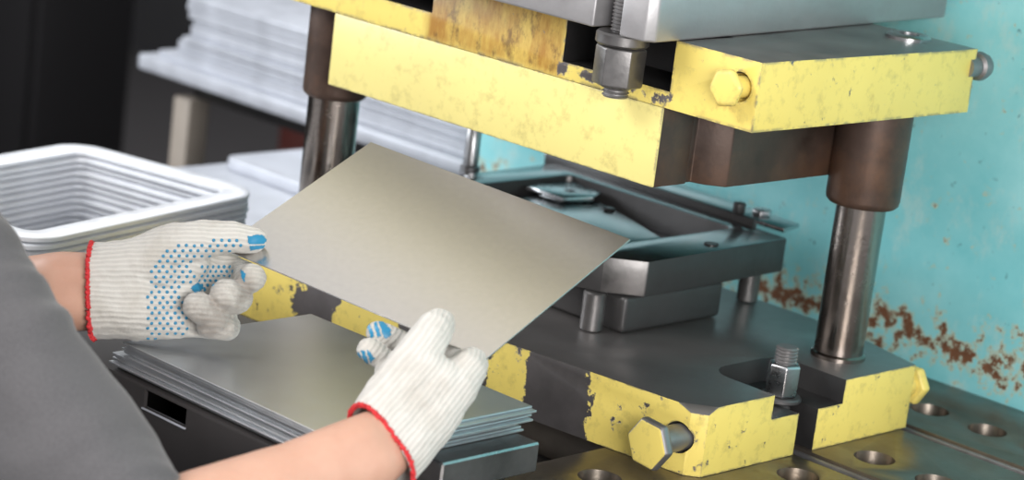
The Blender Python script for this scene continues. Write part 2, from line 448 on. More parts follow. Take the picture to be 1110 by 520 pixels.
# drawing die on the lower shoe
t = empty('drawing_die', (-.38, .24, LH), 'black rectangular drawing die with open frame on the lower shoe', 'die')
obj('base_block', bevel(box(-.53, -.2105, .126, .290, LH+.0005, .1125), .006, 3), M['die_side'], t)
outer = [(-.56, .100), (-.262, .098), (-.232, .108), (-.199, .142), (-.208, .388), (-.57, .388)]
me = to_mesh(prism(outer, .1135, .1525))
me = cut(me, [prism(rounded(-.52, -.266, .165, .362, .012), .12, .2)])
o = link_mesh('die_frame', bev_mesh(me, .0018, 2), [M['die'], M['nut'], M['die_side']], t, ang=30)
paint(o, lambda c, n: 1 if (n.x > .5 and n.y < -.5) else 0 if n.z > .5 else 2)
obj('die_insert', bevel(prism([(-.50, .19), (-.33, .185), (-.295, .215), (-.30, .285), (-.37, .315), (-.44, .34), (-.50, .34)], .1205, .139), .006, 3), M['die'], t)
me = cut(to_mesh(bevel(prism([(-.515, .28), (-.455, .28), (-.445, .325), (-.46, .356), (-.515, .356)], .1395, .147), .003)), [rod(.007, .13, .16, (-.475, .315, 0))])
link_mesh('insert_plate', me, M['die_pad'], t)
for x, y in ((-.412, .316), (-.338, .225)):
    obj('insert_screw', rod(.007, .139, .1425, (x, y, 0)), M['jet_black'], t)
obj('frame_screw', rod(.008, .1525, .154, (-.222, .271, 0)), M['jet_black'], t)
o = obj('stop_plate', bevel(prism([(-.60, .400), (-.223, .40), (-.232, .440), (-.60, .452)], .1535, .1585), .001), M['die'], t)
obj('gap_strip', bevel(box(-.59, -.26, .3905, .3985, .120, .1605), .0015), M['jet_black'], t)  # black strip standing in for the dark gap behind the die frame
obj('stop_bolt', hexp(.008, .1605, .174, (-.286, .3945, 0)), M['jet_black'], t)
obj('stop_nut', hexp(.012, .1585, .166, (-.276, .425, 0)), M['bright'], t)
for x, y, r in ((-.239, .109, .0125), (-.244, .378, .012), (-.53, .113, .0125)):
    obj('lift_pin', rod(r, LH+.0005, .1132, (x, y, 0)), M['nut'], t)
o = obj('stop_pin', lathe([(0, LH), (.012, LH), (.012, .15), (.009, .152), (.009, .20), (.007, .203), (0, .203)], (-.600, .273, 0)), M['bright'], t)

# lower clamp stud in the slot
t = empty('clamp_stud', (-.036, .1815, .045), 'upright threaded stud with bright hex nut in the lower shoe slot', 'bolt')
obj('threaded_rod', thread(.012, -.03, .103, (-.036, .1815, 0)), M['mid'], t)
obj('washer', rod(.022, .0455, .051, (-.036, .1815, 0)), M['dark_steel'], t)
obj('nut', hexp(.0175, .0512, .0855, (-.036, .1815, 0), spin=.25), M['bright'], t)

# ------------------------------------------------------------------ upper die shoe
t = empty('upper_die_shoe', (-.3, .2, .344), 'upper die shoe, thick yellow plate with pockets above the die', 'die shoe')
me = to_mesh(box(-.70, 0, .023, .383, .344, .411))
cutters = [box(-.249, -.1055, -.05, .11, .3605, .5), box(-.60, -.4415, -.05, .11, .3725, .5), rod(.0145, -.02, .02, (-.0225, .023, .3835), (0, 1, 0), ch=.0001)]
o = link_mesh('shoe_plate', bev_mesh(cut(me, cutters), .0018, 2), [M['yellow'], M['mid'], M['yellow'], M['jet_black']], t, ang=30)
def rule(c, n):
    if n.z > .7 and c.z > .405: return 1
    inside = c.y > .03 and c.y < .115 and (-.255 < c.x < -.10 or -.605 < c.x < -.436) and c.z > .355
    if inside: return 3  # pocket insides coloured black
    if n.y < -.5 and -.445 < c.x < -.245: return 2
    if n.z < -.7: return 1
    return 0
paint(o, rule)
o = obj('punch_block', bevel(prism([(-.593, .0235), (-.1115, .0235), (-.1115, .075), (-.595, .075)], .263, .3435), .002), [M['yellow_block'], M['brown_steel']], t)
paint(o, lambda c, n: 0 if n.y < -.3 else 1)
obj('punch_holder', bevel(prism([(-.56, .0755), (-.1175, .0755), (-.1175, .088), (-.1035, .094), (-.088, .11), (-.088, .33), (-.56, .33)], .2625, .3432), .0015), M['brown_steel'], t)
flange_bolt(t, Vector((-.0225, .022, .3835)), (0, -1, 0), .0198, .009, .0105, .014, M['yellow'], M['yellow'], spin=.2)
obj('stop_screw', lathe([(0, -.01), (.011, -.01), (.011, .008), (.0145, .010), (.0155, .016), (.013, .024), (.007, .029), (0, .030)], (-.006, .384, .391), (0, 1, 0)), M['mid'], t)
def washer_set(parent, x, y):
    w = obj('cap_washer', lathe([(.011, .411), (.024, .411), (.024, .414), (.021, .416), (.011, .416), (.011, .411)], (x, y, 0)), M['bright'], parent)
    obj('cap_bolt', rod(.0105, .411, .413, (x, y, 0)), M['jet_black'], parent)
washer_set(t, -.062, .345)
for (x, y, rp, r) in ((-.057, .302, .0262, .039), (-.635, .075, .0295, .037)):
    obj('guide_bushing', lathe([(rp+.0006, .3435), (rp+.0006, .238), (r-.004, .238), (r-.001, .241), (r, .245), (r, .3435), (rp+.0006, .3435)], (x, y, 0), seg=56), M['brown_steel'], t)

# ram above
t = empty('press_ram', (-.45, .25, .4115), 'grey steel press ram flange resting on the upper shoe', 'press ram')
poly = [(-.86, -.022), (-.1755, -.022), (-.1755, .05), (-.1345, .05), (-.1345, -.030), (-.104, -.028), (-.097, -.018), (-.146, .535), (-.86, .535)]
obj('flange', bevel(prism(poly, .4115, .456), .0025, 3), M['ram'], t)
obj('ram_body', bevel(prism([(-.84, .06), (-.185, .06), (-.128, .056), (-.118, .010), (-.158, .52), (-.84, .52)], .4565, .675), .003), M['ram'], t)
t = empty('added_housing', (-.5, .3, .68), 'unseen yellow and pale grey housing added above the ram, reflected in the sheet', 'press frame')
obj('cream_reflector', bevel(box(-1.1, .1, -.02, .545, .680, .84), .01), plain('cream_enamel', (.78, .70, .40), .5), t)  # unseen block added to give the held sheet its cream reflection
obj('grey_reflector', bevel(box(-1.1, .1, .0, .545, .8405, 1.9), .01), plain('pale_grey_paint', (.60, .565, .555), .5), t)  # unseen block added for the pale grey part of that reflection
t2 = empty('hanging_stud', (-.1515, -.002, .35), 'threaded stud with washer and hex nut hanging under the ram flange', 'bolt')
obj('threaded_rod', thread(.0135, .347, .475, (-.1515, -.003, 0)), M['mid'], t2)
obj('washer', rod(.0265, .3985, .411, (-.1515, -.003, 0), ch=.002), M['nut'], t2)
obj('nut', hexp(.0252, .358, .398, (-.1515, -.003, 0), spin=.62), M['nut'], t2)

# ------------------------------------------------------------------ sheet in the hands
SC = Vector((-.2003, -.1918, .2038))
SM = Matrix(((.986, -.109, .123), (.147, .919, -.366), (-.073, .379, .922)))
x_ = SM.col[0].normalized(); n_ = (SM.col[0].cross(SM.col[1])).normalized(); y_ = n_.cross(x_)
SR = Matrix((x_, y_, n_)).transposed().to_4x4()
bm = bevel(box(-.16, .16, -.111, .111, -.0008, .0008), .0003, 1)
me = to_mesh(bm); o = link_mesh('steel_sheet', me, M['sheet'], None, None)
o.matrix_world = Matrix.Translation(SC) @ SR
tag(o, 'single grey steel sheet held up between the two gloves', 'sheet')

# stack of blanks, block and box in front
names = ['topmost', 'second', 'third', 'fourth', 'fifth', 'sixth', 'seventh', 'eighth', 'ninth', 'tenth', 'eleventh', 'twelfth']
nS = 12; th = .0021; zt = .0805
rs = random.Random(3)
for i in range(nS):
    top = zt-i*(th+.0003)
    jx, jy = (rs.uniform(-.005, .005), rs.uniform(-.004, .004)) if i else (0, 0)
    if i == 1: jx = .006
    a = rs.uniform(-.006, .006) if i else 0
    if i > 5: jx -= .012
    bm = bevel(box(-.157, .157, -.118, .118, -th, 0), .0004, 1)
    o = obj('steel_blank', bm, M['blank']); o.location = (-.222+jx, -.280+jy, top); o.rotation_euler[2] = a
    lab = 'topmost steel blank of the stack below the gloves' if i == 0 else names[i]+' steel blank from the top of the stack below the gloves'
    tag(o, lab, 'sheet', 'steel blanks stacked in front of the die')
zb = zt-nS*(th+.0003)
t = empty('sheet_metal_box', (-.30, -.28, -.06), 'dark grey metal box with a square cutout under the stack of blanks', 'box')
me = cut(to_mesh(bevel(box(-.50, -.122, -.402, -.165, -.060, zb-.0003), .003)), [box(-.47, -.14, -.398, -.17, -.055, zb-.004), box(-.335, -.272, -.42, -.39, .030, zb-.0038)])
link_mesh('body', me, M['box'], t)
obj('cutout_edge', bevel(box(-.336, -.271, -.404, -.397, .0285, .0299), .0003), M['white_steel'], t)
o = obj('steel_block', bevel(box(-.1205, -.046, -.292, -.166, .022, zb-.0003), .0018, 1), [M['dark_steel'], M['bright']], None, (-.083, -.23, .022))
tag(o, 'short dark steel bar with bright burred edges under the blanks', 'steel bar')
for p in o.data.polygons: p.material_index = 1 if p.area < .0008 and min(abs(abs(c)-1) for c in p.normal) > .01 else 0
o = obj('spacer_block', bevel(box(-.104, -.062, -.27, -.19, .0003, .0217), .002), M['jet_black'], None, (-.083, -.23, 0))
tag(o, 'small black spacer block under the burred steel bar', 'block')

# ------------------------------------------------------------------ stamped frames and bench on the left
t = empty('side_bench', (-1.1, .1, fl), 'grey side bench under the stamped frames left of the press', 'bench')
obj('bench_top', bevel(prism([(-1.02, -.45), (-.80, -.45), (-.80, .56), (-1.02, .56)], -.035, -.0005), .004), M['table'], t)
for x in (-.99, -.83):
    for y in (-.42, .5): obj('leg', bevel(box(x-.025, x+.025, y-.025, y+.025, fl, -.0355), .003), M['table'], t)
def ring(w, d, r, band, z0, z1):
    bm = bmesh.new(); seg = 8
    def loop(inset, z): return [bm.verts.new((x, y, z)) for x, y in rounded(-w/2+inset, w/2-inset, -d/2+inset, d/2-inset, max(.006, r-inset), seg)]
    h = z1-z0
    L = [loop(0, z0), loop(0, z0+h*.7), loop(.003, z1), loop(band*.5, z1-.0005), loop(band-.003, z1-.001), loop(band, z0+h*.55), loop(band, z0), ]
    L.append(L[0]); n = len(L[0])
    for a, b in zip(L, L[1:]):
        for i in range(n): bm.faces.new((a[i], a[(i+1) % n], b[(i+1) % n], b[i]))
    return bm
ord_ = ['topmost', 'second', 'third', 'fourth', 'fifth', 'sixth', 'seventh', 'eighth', 'ninth', 'tenth', 'eleventh', 'lowest']
proto = None; nF = 12
for i in range(nF):
    k = nF-1-i           # 0 = bottom
    if proto is None: proto = o = obj('stamped_frame', ring(.29, .40, .045, .032, 0, .0062), M['frame_steel'], None, None, 40)
    else:
        o = proto.copy(); C.objects.link(o)
    o.location = (-.838+rs.uniform(-.003, .003), -.150+rs.uniform(-.003, .003), .0002+k*.0085)
    o.rotation_euler[2] = .22+rs.uniform(-.008, .008)
    tag(o, ('topmost' if i == 0 else 'lowest' if i == nF-1 else ord_[i]) + (' stamped steel frame of the hollow stack on the bench' if i in (0, nF-1) else ' stamped steel frame from the top of the stack on the bench'), 'frame', 'stamped frames stacked on the bench')
t = empty('blank_bundle', (-1.12, .42, 0), 'low bundle of white steel sheets on the bench behind the frames', 'sheet bundle')
obj('upper_sheet', bevel(prism(rounded(-1.14, -.86, .345, .55, .02), .014, .030), .002), M['white_steel'], t)
obj('lower_sheet', bevel(prism(rounded(-1.16, -.83, .16, .545, .02), .0003, .0135), .002), M['white_steel'], t)

# ------------------------------------------------------------------ table of sheets behind
t = empty('sheet_table', (-1.25, .8, fl), 'grey table carrying bright steel sheets behind the press', 'table')
obj('table_top', bevel(box(-1.67, -.9, .60, 1.15, .030, .0545), .004), M['white_steel'], t)
obj('apron', bevel(box(-1.6, -.92, .66, 1.10, -.005, .0295), .003), M['jet_black'], t)
for x, y in ((-1.60, .66), (-.96, .68), (-1.60, 1.08), (-.96, 1.08)):
    obj('leg', bevel(box(x-.021, x+.021, y-.021, y+.021, fl, -.0055), .004), M['beige'], t)
z = .0548
for i in range(9):
    h = [.012, .008, .016, .010, .018, .009, .014, .011, .013][i]
    x0 = -1.64 if i == 0 else -1.60 if i < 3 else -1.575+rs.uniform(-.006, .006)
    o = obj('sheet_pack', bevel(box(x0, -.93+rs.uniform(-.006, .006), .615+rs.uniform(-.002, .008), 1.12, z, z+h-.0012), .001), M['white_steel'], None, (-1.25, .85, z))
    tag(o, ('lowest' if i == 0 else 'topmost' if i == 8 else names[8-i])+(' bundle of bright steel sheets on the table behind the press' if i in (0, 8) else ' bundle from the top among bright steel sheets on the table'), 'sheet bundle', 'steel sheets on the table behind the press')
    z += h

# ------------------------------------------------------------------ worker
def blob(chains, voxel, iters=3, fac=.5):
    """one closed skin grown over chains of joints [(point, radius)...]"""
    bm = bmesh.new()
    for ch in chains:
        for p, r in ch:
            bmesh.ops.create_icosphere(bm, subdivisions=3, radius=r, matrix=Matrix.Translation(p))
        for (p, r), (q, s) in zip(ch, ch[1:]):
            d = (Vector(q)-Vector(p)); L = d.length
            if L < 1e-5: continue
            mt = Matrix.Translation((Vector(p)+Vector(q))/2) @ Vector((0, 0, 1)).rotation_difference(d).to_matrix().to_4x4()
            bmesh.ops.create_cone(bm, cap_ends=True, segments=24, radius1=r, radius2=s, depth=L, matrix=mt)
    me = to_mesh(bm); o = bpy.data.objects.new('tmp', me); C.objects.link(o)
    md = o.modifiers.new('r', 'REMESH'); md.mode = 'VOXEL'; md.voxel_size = voxel; md.adaptivity = 0
    md = o.modifiers.new('s', 'SMOOTH'); md.factor = fac; md.iterations = iters
    d = dg(); d.update(); res = bpy.data.meshes.new_from_object(o.evaluated_get(d)); bpy.data.objects.remove(o)
    return res
def slice_off(me, co_, no, near=None, rad=.12):
    """open a sleeve or cuff: drop what lies beyond a plane, close to a point; returns the rim loop points"""
    bm = bmesh.new(); bm.from_mesh(me)
    near = Vector(near if near is not None else co_)
    fs = [f for f in bm.faces if (f.calc_center_median()-near).length < rad]
    es = list({e for f in fs for e in f.edges}); vs = list({v for f in fs for v in f.verts})
    bmesh.ops.bisect_plane(bm, geom=fs+es+vs, plane_co=co_, plane_no=no, clear_outer=True, clear_inner=False)
    # anything left beyond the plane as a loose lump goes too
    rim = []
    be = [e for e in bm.edges if len(e.link_faces) == 1]
    seen = set(); best = []
    adj = {}
    for e in be:
        for v in e.verts: adj.setdefault(v, []).append(e)
    for v0 in adj:
        if v0 in seen: continue
        loop = [v0]; seen.add(v0); cur = v0
        while True:
            nx = None
            for e in adj[cur]:
                w = e.other_vert(cur)
                if w not in seen: nx = w; break
            if nx is None: break
            seen.add(nx); loop.append(nx); cur = nx
        if len(loop) > len(best): best = loop
    rim = [v.co.copy() for v in best]
    # delete islands not connected to the largest
    bm.verts.ensure_lookup_table()
    left = set(bm.verts); isl = []
    while left:
        st = [left.pop()]; grp = [st[0]]
        while st:
            v = st.pop()
            for e in v.link_edges:
                w = e.other_vert(v)
                if w in left: left.discard(w); st.append(w); grp.append(w)
        isl.append(grp)
    isl.sort(key=len)
    for g in isl[:-1]: bmesh.ops.delete(bm, geom=g, context='VERTS')
    for f in bm.faces: f.smooth = True
    bm.to_mesh(me); bm.free(); return rim
def tube(pts, r, closed=True, seg=8, wob=0.0, rnd=None):
    bm = bmesh.new(); n = len(pts); rings = []
    for i, p in enumerate(pts):
        a = pts[(i-1) % n] if closed else pts[max(0, i-1)]; b = pts[(i+1) % n] if closed else pts[min(n-1, i+1)]
        tdir = (Vector(b)-Vector(a)).normalized()
        s = tdir.cross(Vector((.3, .5, .8))).normalized(); u = tdir.cross(s)
        rr = r*(1+(rnd.uniform(-wob, wob) if rnd else 0))
        rings.append([bm.verts.new(Vector(p)+s*rr*math.cos(2*PI*k/seg)+u*rr*math.sin(2*PI*k/seg)) for k in range(seg)])
    rng = range(n) if closed else range(n-1)
    for i in rng:
        a, b = rings[i], rings[(i+1) % n]
        for k in range(seg): bm.faces.new((a[k], a[(k+1) % seg], b[(k+1) % seg], b[k]))
    if not closed: bm.faces.new(rings[0][::-1]); bm.faces.new(rings[-1])
    return bm
def resample(pts, n):
    P = [Vector(p) for p in pts]; P.append(P[0]); L = [0]
    for a, b in zip(P, P[1:]): L.append(L[-1]+(b-a).length)
    out = []; j = 0
    for i in range(n):
        s = L[-1]*i/n
        while L[j+1] < s: j += 1
        k = (s-L[j])/max(1e-9, L[j+1]-L[j]); out.append(P[j].lerp(P[j+1], k))
    return out

# joints
RW = W(402, 487, 2.105); RE = W(146, 590, 1.985); RS = W(-62, 290, 2.05)
LW = W(97, 315, 2.30); LE = W(-170, 338, 2.45); LS = W(-390, 170, 2.30)
mid = (RS+LS)/2; nb = mid+Vector((0, .01, .05)); hd = mid+Vector((.02, .07, .20)); pel = Vector((mid.x, mid.y-.08, -.33))
chest = mid.lerp(pel, .3)+Vector((0, .02, 0)); belly = mid.lerp(pel, .68)+Vector((0, .015, 0))
hipR = pel+Vector((.09, 0, 0)); hipL = pel-Vector((.09, 0, 0))
kneeR = Vector((pel.x+.13, -.36, -.33)); kneeL = Vector((pel.x-.13, -.36, -.33))
ankR = Vector((kneeR.x, -.42, fl+.09)); ankL = Vector((kneeL.x, -.42, fl+.09))
sh = (RS-LS).normalized()
RH = W(440, 440, 2.14); LHd = W(165, 312, 2.305)
body = [
    [(RS, .05), (RS.lerp(RE, .5), .045), (RE, .041), (RE.lerp(RW, .25), .0415), (RE.lerp(RW, .62), .0345)],
    [(RE.lerp(RW, .62), .0335), (W(388, 482, 2.095), .0255), (W(410, 470, 2.118), .0225), (RH, .018)], [(RE.lerp(RW, .62), .0335), (W(402, 503, 2.095), .0255), (W(424, 487, 2.118), .0225), (RH, .018)],
    [(LS, .05), (LS.lerp(LE, .5), .045), (LE, .041), (LE.lerp(LW, .3), .043), (LE.lerp(LW, .6), .036)],
    [(LE.lerp(LW, .6), .036), (W(66, 303, 2.31), .0275), (W(104, 302, 2.305), .025), (LHd, .02)], [(LE.lerp(LW, .6), .036), (W(66, 329, 2.31), .0275), (W(104, 330, 2.305), .025), (LHd, .02)],
    [(RS-sh*.03, .055), (mid-Vector((0, 0, .01)), .06), (LS+sh*.03, .055)],
    [(chest+sh*.09, .09), (chest-sh*.09, .09)], [(chest+sh*.09, .09), (RS, .055)], [(chest-sh*.09, .09), (LS, .055)],
    [(mid, .06), (chest, .095), (belly, .10), (pel, .10)],
    [(belly+sh*.06, .09), (belly-sh*.06, .09)], [(chest+sh*.08, .09), (belly+sh*.06, .09), (hipR, .09)], [(chest-sh*.08, .09), (belly-sh*.06, .09), (hipL, .09)],
    [(hipR, .085), (kneeR, .058), (kneeR.lerp(ankR, .3), .055), (ankR, .038)], [(hipL, .085), (kneeL, .058), (kneeL.lerp(ankL, .3), .055), (ankL, .038)],
    [(ankR, .035), (ankR+Vector((0, .12, -.05)), .028)], [(ankL, .035), (ankL+Vector((0, .12, -.05)), .028)],
    [(mid, .058), (nb+Vector((0, .01, .03)), .052), (hd+Vector((0, -.01, -.06)), .052)],
    [(hd+Vector((0, -.025, .035)), .078), (hd+Vector((0, .015, .04)), .074)], [(hd+Vector((0, .03, 0)), .062), (hd+Vector((0, .045, -.065)), .036)],
    [(hd+Vector((0, .09, .015)), .011), (hd+Vector((0, .105, -.012)), .013)],
    [(hd+Vector((.076, -.01, .015)), .012), (hd+Vector((.076, -.012, -.02)), .010)], [(hd+Vector((-.076, -.01, .015)), .012), (hd+Vector((-.076, -.012, -.02)), .010)],
    [(hd+Vector((-.03, .078, .033)), .012), (hd+Vector((.03, .078, .033)), .012)],
]
me = blob(body, .006, 4)
PR = Vector((pel.x, pel.y, fl))
person = link_mesh('person', me, M['skin'], None, PR, None)
for p in me.polygons: p.use_smooth = True
tag(person, 'person in a charcoal t-shirt and white work gloves holding a steel sheet', 'person')

# shirt
inf = .013
shirt = [
    [(RS-sh*.01, .066), (RS.lerp(RE, .5), .0625), (RE.lerp(RS, .14), .0595), (RE, .0575), (RE+(RE-RS).normalized()*.07, .0565)],
    [(LS+sh*.01, .066), (LS.lerp(LE, .5), .062), (LE.lerp(LS, .1), .059), (LE.lerp(LW, .3), .058)],
    [(RS-sh*.02, .068), (mid-Vector((0, 0, .01)), .074), (LS+sh*.02, .068)],
    [(chest+sh*.09, .104), (chest-sh*.09, .104)], [(chest+sh*.09, .104), (RS, .068)], [(chest-sh*.09, .104), (LS, .068)],
    [(mid, .072), (chest, .11), (belly, .116), (pel+Vector((0, 0, .02)), .118)],
    [(belly+sh*.06, .105), (belly-sh*.06, .105)], [(chest+sh*.08, .104), (belly+sh*.06, .106), (hipR+Vector((0, 0, .03)), .108)], [(chest-sh*.08, .104), (belly-sh*.06, .106), (hipL+Vector((0, 0, .03)), .108)],
    [(mid, .07), (nb+Vector((0, .0, .0)), .066)],
]
me = blob(shirt, .006, 5)
hemR = W(191, 525, 2.0); axR = (RE-RS).normalized(); hemL = LE.lerp(LS, .12); axL = (LE-LS).normalized()
axRc = (axR*.45 + RX*.9).normalized()
rimR = slice_off(me, hemR, axRc, hemR+axR*.03, .15); rimL = slice_off(me, hemL, axL, hemL+axL*.03, .10)
slice_off(me, nb+Vector((0, 0, .012)), Vector((0, .25, 1)), nb+Vector((0, 0, .04)), .078)
slice_off(me, pel+Vector((0, 0, -.02)), Vector((0, 0, -1)), pel+Vector((0, 0, -.05)), .32)
bm = bmesh.new(); bm.from_mesh(me); bm.normal_update()
for v in bm.verts:
    q = v.co*9; s = noise.noise(Vector((q.x*1.4+q.z*.8, q.y*.8, q.z*1.6)))
    f2 = noise.noise(v.co*24)
    w2 = noise.noise(Vector((v.co.dot(axR)*28+3*noise.noise(v.co*7), v.co.dot(axR.cross(fw))*9, 0)))
    v.co += v.normal*(.008*s+.003*f2+.007*w2)
bm.to_mesh(me); bm.free()
so = link_mesh('t_shirt', me, M['shirt'], person, None, None)
for p in me.polygons: p.use_smooth = True
md = so.modifiers.new('thick', 'SOLIDIFY'); md.thickness = .0022; md.offset = 1
for rim in (rimR, rimL):
    for off in (.0, .012):
        ax = axRc if rim is rimR else axL
        pts = [p-ax*off for p in resample(rim, 90)]
        if off: obj('hem_stitch', tube([p+(p-sum(pts, Vector())/90).normalized()*.0022 for p in pts], .0009, True, 6), M['shirt'], so, None, 60)
        if off == 0: obj('sleeve_hem', tube(pts, .0021), M['shirt'], so, None, 60)

tr = [[(pel+Vector((0, 0, .04)), .108), (hipR, .10), (kneeR, .072), (kneeR.lerp(ankR, .5), .066), (ankR+Vector((0, 0, .03)), .06)],
      [(pel+Vector((0, 0, .04)), .108), (hipL, .10), (kneeL, .072), (kneeL.lerp(ankL, .5), .066), (ankL+Vector((0, 0, .03)), .06)], [(hipR, .1), (hipL, .1)]]
o = link_mesh('trousers', blob(tr, .008, 4), M['denim'], person, None, None)
for a in (ankR, ankL):
    sh_me = blob([[(a+Vector((0, -.02, -.035)), .046), (a+Vector((0, .06, -.048)), .042), (a+Vector((0, .15, -.05)), .040)]], .006, 3)
    for v in sh_me.vertices: v.co.z = max(v.co.z, fl+.001)
    link_mesh('boot', sh_me, M['shoe'], person, None, None)
hair = blob([[(hd+Vector((0, -.035, .045)), .084), (hd+Vector((0, .012, .062)), .076)], [(hd+Vector((0, -.05, 0)), .07), (hd+Vector((0, -.045, -.03)), .058)]], .005, 3)
link_mesh('hair', hair, M['hair'], person, None, None)
for s in (-1, 1):
    e = obj('eye', lathe([(0, -.0125)]+[(.0125*math.cos(a*PI/12), .0125*math.sin(a*PI/12)) for a in range(-5, 6)]+[(0, .0125)], hd+Vector((s*.031, .072, .015)), (0, 1, 0), 20), M['eye'], person)
    obj('iris', rod(.006, .0118, .0132, hd+Vector((s*.031, .072, .015)), (0, 1, -.2), .0004, 16), M['iris'], e)
mth = blob([[(hd+Vector((-.018, .079, -.052)), .0045), (hd+Vector((0, .083, -.052)), .0055), (hd+Vector((.018, .079, -.052)), .0045)]], .0015, 2)
link_mesh('mouth', mth, M['lip'], person, None, None)

t = empty('work_stool', (pel.x, pel.y-.02, fl), 'round work stool carrying the seated worker', 'stool')
obj('seat', lathe([(0, .385), (.16, .385), (.17, .395), (.17, .41), (.155, .42), (0, .418)], (pel.x, pel.y-.02, fl), seg=40), M['black'], t)
for k in range(4):
    a = PI/4+k*PI/2; p = Vector((pel.x, pel.y-.02, fl))
    obj('leg', tube([p+Vector((.11*math.cos(a), .11*math.sin(a), .384)), p+Vector((.19*math.cos(a), .19*math.sin(a), .0))], .012, False), M['table'], t)

# gloves -----------------------------------------------------------------
def glove(chains, cuff_co, cuff_no, mat, voxel=.0014):
    me = blob(chains, voxel, 6)
    rim = slice_off(me, cuff_co, cuff_no, cuff_co+cuff_no*.02, .065)
    bm = bmesh.new(); bm.from_mesh(me); bm.normal_update()
    for v in bm.verts: v.co += v.normal*(.0007*noise.noise(v.co*140)+.0012*noise.noise(v.co*45))
    bm.to_mesh(me); bm.free()
    o = link_mesh('work_glove', me, mat, person, None, None)
    for p in me.polygons: p.use_smooth = True
    md = o.modifiers.new('thick', 'SOLIDIFY'); md.thickness = .0014; md.offset = -1
    rr = random.Random(5)
    pts = resample(rim, 260)
    pts = [p-cuff_no*.001+Vector((rr.uniform(-1, 1), rr.uniform(-1, 1), rr.uniform(-1, 1)))*.0008 for p in pts]
    obj('red_hem', tube(pts, .0021, True, 7, .35, rr), M['hem'], o, None, 80)
    return o, me
def surf_dots(g, pts_px, r=.0017, h=.0010, flat=1.0):
    """round grip dots seated on the palm side of the glove"""
    off = root_pos(g)
    bm0 = bmesh.new(); bm0.from_mesh(g.data); bm0.transform(Matrix.Translation(off)); bv = BVHTree.FromBMesh(bm0); bm0.free()
    bm = bmesh.new()
    for px, py in pts_px:
        d = (W(px, py, 1)-O).normalized()
        loc, no, idx, dist = bv.ray_cast(O, d)
        if loc is None: continue
        if no.dot(d) > -.12: continue
        rot = Vector((0, 0, 1)).rotation_difference(no).to_matrix().to_4x4()
        mt = Matrix.Translation(loc) @ rot @ Matrix.Diagonal((1, 1, h/r, 1))
        bmesh.ops.create_icosphere(bm, subdivisions=2, radius=r, matrix=mt)
    return bm
def inside(poly, x, y):
    c = False; n = len(poly)
    for i in range(n):
        x1, y1 = poly[i]; x2, y2 = poly[(i+1) % n]
        if (y1 > y) != (y2 > y) and x < (x2-x1)*(y-y1)/(y2-y1)+x1: c = not c
    return c
def surf_patch(g, polys, lift=.0005):
    """printed grip pads: skin of the glove inside an outline, lifted a little"""
    off = root_pos(g)
    bm = bmesh.new(); bm.from_mesh(g.data); bm.transform(Matrix.Translation(off)); bm.normal_update()
    bv = BVHTree.FromBMesh(bm)
    kill = []
    for f in bm.faces:
        c = f.calc_center_median(); px, py, z = to_px(c)
        ok = any(inside(p, px, py) for p in polys) and f.normal.dot((c-O).normalized()) < -.05
        if ok:
            hit = bv.ray_cast(O, (c-O).normalized())
            ok = hit[0] is not None and (hit[0]-c).length < .004
        if not ok: kill.append(f)
    bmesh.ops.delete(bm, geom=kill, context='FACES')
    for v in bm.verts: v.co += v.normal*lift
    return bm

# left glove: palm towards the room, thumb on top of the sheet corner, fingers curled under it
d0 = 2.305
lw1, lw2 = W(90, 292, d0), W(92, 338, d0)
Lch = [
    [(W(66, 300, d0-.006), .0315), (W(100, 298, d0), .030), (W(150, 290, d0), .0285), (W(196, 290, d0+.004), .022)],
    [(W(66, 333, d0-.006), .0315), (W(100, 333, d0), .030), (W(150, 334, d0), .029), (W(196, 318, d0+.008), .022)],
    [(W(66, 316, d0-.006), .033), (W(100, 316, d0), .0315), (W(150, 318, d0), .028), (W(192, 345, d0+.008), .019)],
    [(W(150, 288, d0-.002), .027), (W(190, 268, d0-.004), .0235), (W(222, 259, d0-.004), .0185), (W(252, 257, d0), .0152), (W(275, 260, d0+.006), .0125)],
    [(W(175, 290, d0), .026), (W(205, 284, d0+.006), .020)],
    [(W(150, 342, d0), .024), (W(192, 345, d0+.004), .019)],
    # index, middle, ring, little
    [(W(200, 289, d0+.010), .0185), (W(236, 284, d0+.037), .0140), (W(260, 294, d0+.034), .0130), (W(271, 302, d0-.002), .0135), (W(273, 301, d0-.012), .0138)],
    [(W(196, 312, d0+.008), .018), (W(228, 310, d0+.026), .0130), (W(255, 318, d0+.018), .0135), (W(256, 323, d0-.012), .0158), (W(246, 320, d0-.022), .0158)],
    [(W(194, 330, d0+.006), .017), (W(222, 336, d0+.020), .0125), (W(243, 344, d0+.008), .013), (W(232, 345, d0-.020), .0148), (W(214, 332, d0-.030), .0135)],
    [(W(190, 346, d0+.004), .017), (W(220, 352, d0+.012), .0125), (W(247, 354, d0+.004), .0125), (W(243, 354, d0-.012), .0125), (W(226, 352, d0-.018), .012)],
]
cuffL_no = (-RX + UX*-.02).normalized()
M['knitL'] = knit('cotton_knit_left', (UX*.96+fw*.3), .0046, [(W(228, 345, d0-.025), .042), (W(262, 312, d0-.02), .024)])
gl, _ = glove(Lch, W(100, 315, d0), cuffL_no, M['knitL'])
pal = [(166, 282), (186, 268), (212, 262), (262, 256), (263, 268), (222, 279), (208, 284), (214, 300), (200, 312), (196, 322), (205, 345), (200, 366), (160, 368), (158, 338), (162, 300)]
pts = []
row = 0; y = 255
while y < 372:
    x = 152+(row % 2)*4.2
    while x < 268:
        if inside(pal, x, y): pts.append((x+(random.random()-.5)*.8, y+(random.random()-.5)*.8))
        x += 8.4
    y += 5.6; row += 1
obj('grip_dots', surf_dots(gl, pts), M['dot'], gl, None, 80); nP = len(pts)
